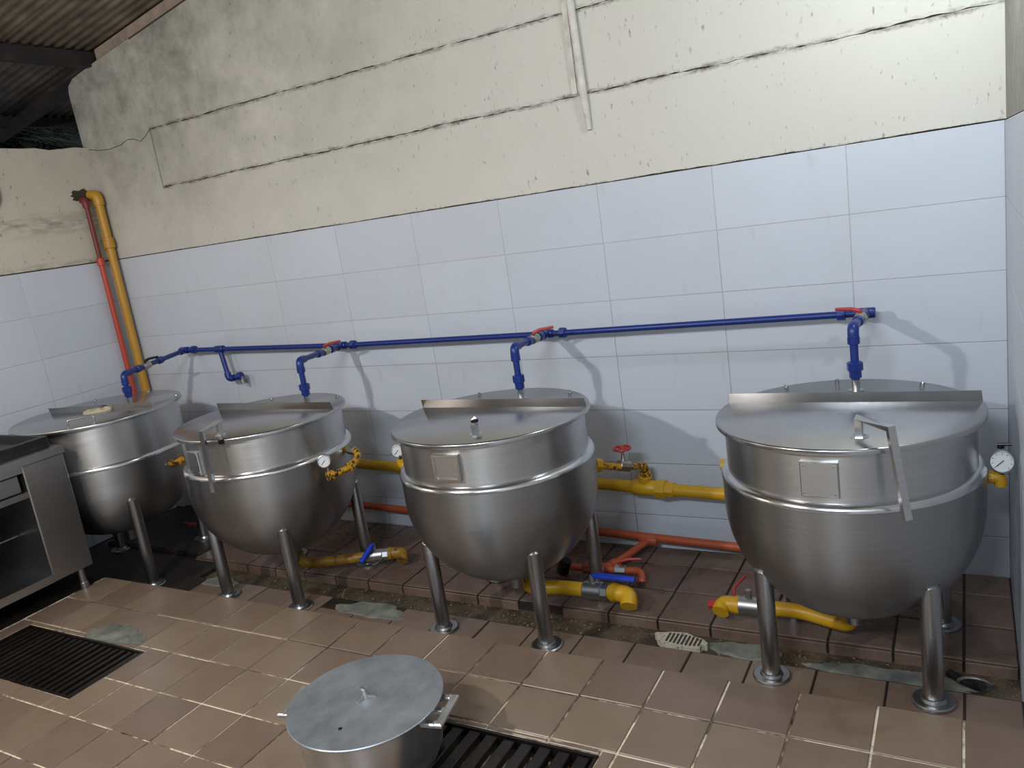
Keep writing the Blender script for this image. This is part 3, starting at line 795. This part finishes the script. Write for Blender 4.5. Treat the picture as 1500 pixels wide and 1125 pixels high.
P('gauge_stem', [(-0.055, -0.77, 0.65), (-0.055, -0.77, 0.672)], 0.011, BLACK, f1)
gauge(f1, (-0.050, -0.782, 0.702), (-0.12, -0.97, 0.25), 0.041)
b = MB(); b.tube([(-0.052, -0.745, 0.742), (-0.052, -0.745, 0.752)], 0.012, 10); b.tube([(-0.062, -0.745, 0.755), (-0.018, -0.745, 0.757)], 0.006, 8); obj('gauge_cock', b, BLACK, f1)
f1b = thing('steam_plug', 'yellow pipe plug sticking out of the left flank of the rightmost kettle', 'pipe fitting', (-1.06, -0.66, 0.60))
P('plug_pipe', [(-0.98, -0.66, 0.612), (-1.055, -0.66, 0.612)], 0.020, YELLOW, f1b)
collar('plug_cap', (-1.075, -0.66, 0.612), (1, 0, 0), 0.026, 0.04, YELLOW, f1b, 10)
f4 = thing('steam_fitting', 'chipped yellow pipe fitting on the right flank of the corner kettle', 'pipe fitting', (-4.60, -0.80, 0.56))
P('fitting_pipe', [(-4.62, -0.87, 0.572), (-4.58, -0.79, 0.566), (-4.585, -0.70, 0.56), (-4.70, -0.64, 0.56)], 0.017, YELLOW_W, f4, 0.03)
collar('elbow_collar', (-4.615, -0.865, 0.572), (0.5, 0.8, 0), 0.025, 0.03, BRASS, f4, 10)
collar('union', (-4.583, -0.76, 0.564), (0, 1, 0), 0.024, 0.035, YELLOW_W, f4, 8)

# ------------------------------------------------------------------ orange condensate pipe
def oz(x): return 0.015 - 0.0375 * (x + 3.6)
cp = thing('condensate_pipe', 'orange painted pipe sloping along the foot of the tiled wall', 'pipe', (-2.8, -0.085, -0.03))
P('pipe_run', [(-5.2, -0.085, oz(-5.2)), (-0.55, -0.085, oz(-0.55) + 0.02)], 0.023, ORANGE, cp, n=16)
collar('tee', (-1.705, -0.085, oz(-1.705)), (1, 0, -0.02), 0.029, 0.10, ORANGE, cp, 14)
P('branch_pipe', [(-1.71, -0.09, -0.062), (-1.80, -0.37, -0.075), (-1.875, -0.425, -0.078), (-1.96, -0.44, -0.078)], 0.020, ORANGE, cp, 0.04)
collar('elbow_collar', (-1.805, -0.372, -0.074), (0.3, 1, 0.05), 0.027, 0.04, ORANGE, cp, 12)
P('cross_pipe', [(-2.02, -0.445, -0.078), (-1.66, -0.41, -0.078), (-1.63, -0.42, -0.082), (-1.615, -0.455, -0.108)], 0.0185, ORANGE, cp, 0.02)
collar('union', (-1.925, -0.436, -0.078), (1, 0.08, 0), 0.031, 0.05, MAROON, cp, 8)
collar('trap_body', (-2.06, -0.45, -0.075), (0.4, 0.1, 1), 0.034, 0.085, BLACK, cp, 10)
bv = collar('ball_valve', (-1.745, -0.418, -0.078), (1, 0.1, 0), 0.027, 0.06, GALV, cp, 8)
b = MB(); b.tube([(-1.745, -0.418, -0.055), (-1.745, -0.418, -0.03), (-1.70, -0.40, -0.022), (-1.635, -0.385, -0.022)], [0.008, 0.008, 0.010, 0.007], 8); obj('valve_lever', b, REDH, bv)
collar('elbow_collar', (-1.618, -0.452, -0.106), (0.1, -0.3, -0.5), 0.022, 0.02, ORANGE, cp, 12)

# corner risers
ry = thing('yellow_riser', 'ochre yellow vertical pipe in the left corner turning into the left wall', 'pipe', (-5.775, -0.055, 0))
P('pipe_run', [(-5.775, -0.055, 0.30), (-5.775, -0.055, 2.375), (-5.86, -0.075, 2.385)], 0.031, OCHRE, ry, 0.06, 16)
P('elbow', [(-5.775, -0.055, 2.30), (-5.775, -0.055, 2.375), (-5.84, -0.07, 2.383)], 0.039, OCHRE, ry, 0.06, 16)
collar('coupling', (-5.775, -0.055, 2.01), (0, 0, 1), 0.042, 0.06, OCHRE, ry, 14)
collar('coupling', (-5.775, -0.055, 2.045), (0, 0, 1), 0.038, 0.03, OCHRE, ry, 14)
rr = thing('red_riser', 'thin red vertical pipe in the left corner beside the ochre pipe', 'pipe', (-5.79, -0.15, 0))
P('upper_pipe', [(-5.79, -0.150, 1.90), (-5.79, -0.150, 2.35), (-5.86, -0.15, 2.352)], 0.017, MAROON, rr, 0.03)
P('lower_pipe', [(-5.79, -0.150, 0.02), (-5.79, -0.150, 1.90)], 0.0185, RED, rr)
collar('coupling', (-5.79, -0.150, 1.89), (0, 0, 1), 0.028, 0.055, RED, rr, 12)
P('elbow', [(-5.79, -0.150, 2.29), (-5.79, -0.150, 2.345), (-5.84, -0.15, 2.35)], 0.026, MAROON, rr, 0.03)
# rough hole where the two risers leave
b = MB(); n = 22
for dx, s in ((0.003, 1.0),):
    ring = [(LX + dx, -0.145 + 0.075 * (1 + 0.25 * math.sin(3 * q + 1)) * math.cos(2 * PI * q / n), 2.385 + 0.045 * (1 + 0.25 * math.sin(5 * q)) * math.sin(2 * PI * q / n)) for q in range(n)]
    b.loops([ring, [(x - 0.01, y, z) for x, y, z in ring]])
obj('pipe_hole', b, CRACK, wl, smooth=False)

# ------------------------------------------------------------------ drain pipes under the kettles
YELLOW_D = m_worn('grimy_yellow_paint', (150, 112, 30), (60, 44, 22), 0.52, 0.66, 0.5)
def drain(label, pts, r, vpos, vdir, lever, elbow, hmat=BLUEH, YELLOW=YELLOW):
    t = thing('drain_pipe', label, 'pipe', pts[0])
    P('pipe', pts, r, YELLOW, t, 0.05, 18)
    vb = collar('ball_valve', vpos, vdir, r * 1.28, 0.10, GALV, t, 16)
    collar('valve_nut', Vector(vpos) + Vector(vdir).normalized() * 0.06, vdir, r * 1.2, 0.045, GALV, t, 8)
    b = MB(); v = Vector(vpos); b.tube([v + Vector((0, 0, r)), v + Vector((0, 0, r + 0.045))], [0.016, 0.012], 10); obj('valve_stem', b, GALV, vb)
    if lever:
        b = MB(); b.tube([Vector(p) for p in lever], [0.010] + [0.0155] * (len(lever) - 2) + [0.013], 10); obj('valve_lever', b, hmat, vb)
    P('elbow', elbow, r * 1.16, YELLOW, t, 0.06, 18)
    collar('elbow_collar', elbow[0], Vector(elbow[1]) - Vector(elbow[0]), r * 1.28, 0.025, YELLOW, t, 18)
    return t
drain('yellow drain pipe with blue lever valve under the third kettle', [(-2.10, -0.80, 0.03), (-2.10, -0.76, -0.045), (-1.95, -0.712, -0.05), (-1.62, -0.70, -0.05)], 0.036, (-1.775, -0.705, -0.05), (1, 0.03, 0),
      [(-1.775, -0.705, 0.028), (-1.745, -0.70, 0.030), (-1.60, -0.685, 0.022), (-1.56, -0.68, 0.018)], [(-1.665, -0.702, -0.05), (-1.585, -0.705, -0.05), (-1.575, -0.755, -0.085)])
drain('dull yellow drain pipe with short blue lever valve under the second kettle', [(-3.64, -0.82, 0.02), (-3.62, -0.80, -0.045), (-3.45, -0.72, -0.05), (-3.12, -0.545, -0.05)], 0.030, (-3.235, -0.605, -0.05), (1, 0.53, 0),
      [(-3.235, -0.605, 0.02), (-3.235, -0.62, 0.018), (-3.245, -0.70, -0.03), (-3.248, -0.72, -0.042)], [(-3.155, -0.56, -0.05), (-3.085, -0.525, -0.05), (-3.065, -0.57, -0.085)], YELLOW=YELLOW_D)
d1 = drain('yellow drain pipe with a red tipped end under the rightmost kettle', [(-0.58, -0.76, 0.02), (-0.60, -0.74, -0.050), (-0.80, -0.68, -0.045), (-1.14, -0.69, -0.045)], 0.033, (-1.02, -0.685, -0.045), (-1, -0.02, 0), None,
      [(-1.075, -0.688, -0.045), (-1.135, -0.692, -0.045), (-1.14, -0.735, -0.065)])
P('valve_lever', [(-1.085, -0.685, -0.005), (-1.085, -0.675, 0.03), (-1.05, -0.60, 0.055)], 0.006, REDH, d1)
collar('red_cap', (-1.185, -0.70, -0.05), (1, 0.1, 0), 0.020, 0.035, REDH, d1, 10)
dv = thing('floor_valve', 'maroon pipe stub with a chrome open end on the black plinth', 'valve', (-5.0, -0.45, -0.08))
P('pipe', [(-5.20, -0.42, -0.07), (-4.95, -0.42, -0.07), (-4.90, -0.47, -0.072)], 0.018, MAROON, dv, 0.02)
b = MB(); b.lathe([(0.020, 0.0), (0.028, 0.004), (0.028, 0.05), (0.022, 0.05), (0.020, 0.02), (0, 0.02)], 18, (0, 0, 0), 'x')
mt = Matrix.Translation((-4.91, -0.46, -0.072)) @ Matrix.Rotation(-0.9, 4, 'Z')
for v in b.bm.verts: v.co = mt @ v.co
obj('chrome_end', b, ROD, dv)
dv2 = thing('floor_valve', 'small red pipe fitting with bright nuts behind the black plinth edge', 'valve', (-4.85, -0.2, -0.08))
P('pipe', [(-5.05, -0.22, -0.06), (-4.86, -0.22, -0.06)], 0.016, RED, dv2)
collar('nut', (-4.83, -0.22, -0.055), (1, 0, 0), 0.024, 0.03, ROD, dv2, 8)
collar('nut', (-4.79, -0.23, -0.05), (1, 0, 0.2), 0.020, 0.03, ROD, dv2, 8)

# ------------------------------------------------------------------ drain grates
def grate(label, g, nbar, bw):
    x0, x1, y0, y1 = g
    t = thing('floor_grate', label, 'grate', ((x0 + x1) / 2, (y0 + y1) / 2, 0))
    b = MB(); w = 0.016
    for lo, hi in (((x0, y0), (x1, y0 + w)), ((x0, y1 - w), (x1, y1)), ((x0, y0 + w), (x0 + w, y1 - w)), ((x1 - w, y0 + w), (x1, y1 - w))):
        b.box((lo[0] + 0.002, lo[1] + 0.002, -0.05), (hi[0] - 0.002, hi[1] - 0.002, -0.003))
    obj('frame', b, IRON, t, smooth=False)
    p = (x1 - x0 - 2 * w) / nbar
    me = finish(MB().slab((-bw / 2, -(y1 - y0) / 2 + w, -0.03), (bw / 2, (y1 - y0) / 2 - w, 0), 0.003).bm, 'bar', IRON, False)
    for k in range(nbar):
        o = link('bar', me, t, (x0 + w + p * (k + 0.5) - (x0 + x1) / 2, 0, -0.010 + random.uniform(-0.002, 0.002)))
grate('black iron floor grate at the left, in front of the steel range', grates[0], 19, 0.026)
grate('iron floor grate partly under the aluminium pot at the bottom edge', grates[1], 10, 0.046)

# ------------------------------------------------------------------ pot and lid
pc = (-2.01, -2.11)
pot = thing('cooking_pot', 'wide dull aluminium cooking pot standing on the floor grate in front of the kettles', 'pot', (pc[0], pc[1], 0))
prof = [(0, 0.004), (0.20, 0.004), (0.228, 0.012), (0.242, 0.04), (0.256, 0.19), (0.258, 0.222), (0.266, 0.226), (0.266, 0.231), (0.250, 0.231), (0.248, 0.19), (0.225, 0.03), (0, 0.016)]
b = MB(); b.lathe(prof, 80, (pc[0], pc[1], 0)); obj('pot_body', b, ALU, pot)
for a in (math.radians(12), math.radians(192)):
    rot = Matrix.Translation((pc[0], pc[1], 0.208)) @ Matrix.Rotation(a, 4, 'Z')
    b = MB()
    b.slab((0.290, -0.085, -0.007), (0.318, 0.085, 0.007), 0.005)
    for q in (-0.072, 0.0, 0.072): b.slab((0.240, q - 0.013, -0.007), (0.292, q + 0.013, 0.006), 0.004)
    for v in b.bm.verts: v.co = rot @ v.co
    obj('handle', b, ALU, pot)
lid = thing('pot_lid', 'flat scuffed aluminium lid with a small centre knob, resting on the cooking pot', 'lid', (pc[0], pc[1], 0.232))
b = MB(); b.lathe([(0.268, 0.0), (0.276, 0.001), (0.277, 0.004), (0.274, 0.007), (0.20, 0.010), (0.0, 0.014), (0, 0.002)], 96, (pc[0], pc[1], 0.232)); obj('lid_plate', b, ALULID, lid)
b = MB(); b.lathe([(0.014, 0.012), (0.011, 0.020), (0.008, 0.038), (0.013, 0.044), (0.013, 0.050), (0.008, 0.053), (0, 0.053)], 18, (pc[0], pc[1], 0.232))
for a in (0.4, 2.5, 4.6):
    b.tube([(pc[0], pc[1], 0.252), (pc[0] + 0.040 * math.cos(a), pc[1] + 0.040 * math.sin(a), 0.246)], [0.008, 0.005], 8)
obj('knob', b, ALU, lid)
b = MB(); b.lathe([(0.007, 0), (0.007, 0.0012), (0, 0.0012)], 10, (pc[0] + 0.03, pc[1] - 0.17, 0.2432)); obj('vent_hole', b, PITM, lid)

# ------------------------------------------------------------------ steel range at the left
RX = -4.72; RY = -1.395
rg = thing('steel_range', 'stainless steel range with an open oven at the left edge', 'range', (-5.2, -1.9, 0))
b = MB(); b.slab((-5.80, -2.75, 0.838), (RX + 0.002, RY + 0.006, 0.886), 0.005); obj('counter_top', b, RANGE, rg, smooth=False)
b = MB(); b.slab((-5.78, -1.637, 0.133), (RX - 0.01, RY, 0.838), 0.006, 0, 1); obj('side_panel', b, RANGE, rg, smooth=False)
b = MB(); b.box((-5.78, -2.70, 0.133), (-5.74, -1.64, 0.838)); obj('rear_panel', b, RANGE, rg, smooth=False)
b = MB(); b.box((-5.74, -2.70, 0.133), (RX - 0.012, -1.638, 0.180)); obj('bottom_rail', b, RANGE, rg, smooth=False)
b = MB(); b.box((-5.74, -2.70, 0.655), (RX - 0.014, -1.638, 0.688)); obj('middle_rail', b, RANGE, rg, smooth=False)
b = MB(); b.box((-5.74, -2.70, 0.800), (RX - 0.014, -1.638, 0.838)); obj('top_rail', b, RANGE, rg, smooth=False)
b = MB(); b.slab((-5.70, -2.35, 0.694), (RX - 0.028, -1.662, 0.792), 0.004, 0, 1); dr = obj('drawer', b, RANGE, rg, smooth=False)
b = MB(); b.tube([(RX - 0.03, -1.99, 0.735), (RX + 0.004, -1.99, 0.735), (RX + 0.004, -1.90, 0.735), (RX - 0.03, -1.90, 0.735)], 0.007, 8, 0.012); obj('drawer_handle', b, ROD, dr)
b = MB(); b.box((-5.735, -2.70, 0.182), (-5.72, -1.64, 0.652)); obj('oven_back', b, PANM, rg, smooth=False)
b = MB(); b.box((-5.70, -2.70, 0.40), (RX - 0.25, -1.64, 0.408)); obj('oven_shelf', b, RANGE, rg, smooth=False)
for (x, y) in ((RX - 0.06, RY - 0.06), (RX - 0.06, -2.6), (-5.72, RY - 0.06), (-5.72, -2.6)):
    b = MB(); b.lathe([(0.026, -0.012), (0.026, 0.035), (0.022, 0.04), (0.022, 0.134)], 14, (x, y, 0)); obj('foot', b, LEGM, rg)
# griddle pan on the range
gp = thing('griddle_pan', 'black rectangular griddle pan on top of the steel range', 'pan', (-5.2, -1.8, 0.887))
b = MB()
def rring(x0, x1, y0, y1, z, r=0.02):
    out = []
    for (cx, cy, a0) in ((x1 - r, y1 - r, 0), (x0 + r, y1 - r, PI / 2), (x0 + r, y0 + r, PI), (x1 - r, y0 + r, 1.5 * PI)):
        for q in range(4):
            a = a0 + PI / 2 * q / 3; out.append((cx + r * math.cos(a), cy + r * math.sin(a), z))
    return out
ex = (-5.66, -4.775, -2.5, -1.425)
b.loops([rring(ex[0], ex[1], ex[2], ex[3], 0.888), rring(ex[0], ex[1], ex[2], ex[3], 0.948), rring(ex[0] + 0.03, ex[1] - 0.03, ex[2] + 0.03, ex[3] - 0.03, 0.952), rring(ex[0] + 0.035, ex[1] - 0.035, ex[2] + 0.035, ex[3] - 0.035, 0.912)])
obj('pan_body', b, PANM, gp)
b = MB(); b.tube([(-5.50, -1.44, 0.95), (-5.50, -1.44, 1.00), (-5.31, -1.44, 1.00), (-5.31, -1.44, 0.95)], 0.006, 8, 0.015); obj('pan_handle', b, ROD, gp)

# ------------------------------------------------------------------ small things on the walls and in the trough
cd = thing('conduit', 'white painted conduit running down the upper wall and ending cut off', 'conduit', (-1.80, -0.02, 2.4))
b = MB(); b.tube([(-1.835, -0.016, 3.85), (-1.814, -0.016, 2.75), (-1.802, -0.016, 2.30), (-1.795, -0.012, 2.16)], [0.020, 0.020, 0.020, 0.013], 14); obj('tube', b, WHITE, cd)
b = MB(); b.box((-1.87, -0.004, 2.345), (-1.842, 0.004, 3.85)); obj('backing_strip', b, WHITE, cd, smooth=False)
fan = thing('wall_vent', 'dark grey round vent on the left wall at the left edge of the frame', 'vent', (LX, -0.86, 2.44))
b = MB(); b.lathe([(0, 0), (0.165, 0), (0.165, 0.02), (0.155, 0.03), (0.10, 0.034), (0, 0.036)], 40, (LX, -0.90, 2.44), 'x'); obj('vent_cover', b, simple('grey_vent', (74, 74, 70), 0.6), fan)
ds = thing('trough_strainer', 'broken white slotted strainer lying in the trough', 'strainer', (-1.30, -0.85, -0.18))
b = MB(); n = 30; ringp = []
for q in range(n):
    t = 2 * PI * q / n; r = 1 + 0.08 * math.sin(5 * t) + 0.05 * math.sin(9 * t + 1)
    ringp.append((-1.295 + 0.115 * r * math.cos(t), -0.862 + 0.055 * r * math.sin(t)))
rotm = lambda x, y, z: (x, y, z + (x + 1.295) * -0.05)
b.loops([[rotm(x, y, -0.185) for x, y in ringp], [rotm(x, y, -0.152) for x, y in ringp]]); obj('strainer_plate', b, BONE, ds, smooth=False)
for q in range(9):
    x = -1.355 + 0.018 * q; h = 0.040 * math.sqrt(max(0.05, 1 - ((x + 1.295) / 0.115) ** 2))
    b = MB(); b.box((x, -0.862 - h, -0.151 + (x + 1.295) * -0.05), (x + 0.008, -0.862 + h, -0.1495 + (x + 1.295) * -0.05)); obj('slot', b, CRACK, ds, smooth=False)
dh = thing('drain_hose', 'dark corrugated drain hose end in the trough by the right wall', 'hose', (-0.2, -0.86, -0.17))
b = MB(); pts = [(-0.235, -0.79, -0.175), (-0.20, -0.84, -0.165), (-0.15, -0.885, -0.155), (-0.125, -0.925, -0.125)]
b.tube(pts, 0.016, 14, 0.03); obj('hose', b, GASKET, dh)
b = MB(); ring = [Vector((-0.15 + 0.055 * math.cos(a), -0.93 + 0.04 * math.sin(a), -0.118)) for a in [PI * q / 12 for q in range(13)]]
b.tube(ring, 0.006, 8); obj('rim', b, GALV, dh)
# grit on the trough bed
b = MB()
for q in range(420):
    x = random.uniform(-4.0, -0.3); y = random.uniform(-0.97, -0.76); r = random.uniform(0.003, 0.009)
    mt = Matrix.Translation((x, y, -0.19 + r * 0.3)) @ Matrix.Rotation(random.random() * 6, 4, 'Z') @ Matrix.Diagonal((r, r * 0.8, r * 0.6, 1))
    bmesh.ops.create_icosphere(b.bm, subdivisions=1, radius=1, matrix=mt)
o = obj('grit', b, m_concrete('grit_stones', (70, 58, 44), (140, 126, 100), 0.7, 0, 60), floor); o['kind'] = 'stuff'

# ------------------------------------------------------------------ palms outside, beyond the left wall
def palm(label, cx, cy, cz, nf, seed):
    rnd = random.Random(seed)
    t = thing('palm', label, 'palm', (cx, cy, 0), 'dark palms beyond the left wall')
    P('stem', [(cx, cy, -0.4), (cx + 0.05, cy, 1.5), (cx, cy, cz)], [0.09, 0.075, 0.06], BARK, t)
    for k in range(nf):
        a = 2 * PI * k / nf + rnd.uniform(-0.2, 0.2); ln = rnd.uniform(1.0, 1.35); up = rnd.uniform(0.3, 1.1)
        d = Vector((math.cos(a), math.sin(a), 0)); s = Vector((-math.sin(a), math.cos(a), 0))
        b = MB(); prev = None
        sp_ = [Vector((cx, cy, cz)) + d * ln * w + Vector((0, 0, up * w - 1.1 * w * w)) for w in [q / 12 for q in range(13)]]
        b.tube(sp_, 0.010, 5)
        for q in [x / 2 for x in range(2, 25)]:
            p = sp_[int(q)].lerp(sp_[min(12, int(q) + 1)], q - int(q)); L_ = 0.42 * (1 - abs(q / 12 - 0.45))
            for sg in (-1, 1):
                tip = p + s * sg * L_ + d * 0.18 + Vector((0, 0, -0.14)); w = d * 0.026
                v = [b.bm.verts.new(c) for c in (p - w, p + w, tip + Vector((0, 0, 0.004)), tip)]
                b.bm.faces.new(v)
                v2 = [b.bm.verts.new(c + Vector((0, 0, -0.003))) for c in (p - w, tip, p + w)]
                b.bm.faces.new(v2)
        obj('frond', b, LEAF, t)
palm('dark feathery palm seen in the gap under the roof at the upper left', -8.7, 0.9, 3.15, 18, 3)
palm('dark palm behind the left wall, further out in the gap', -11.6, 3.6, 3.95, 16, 5)
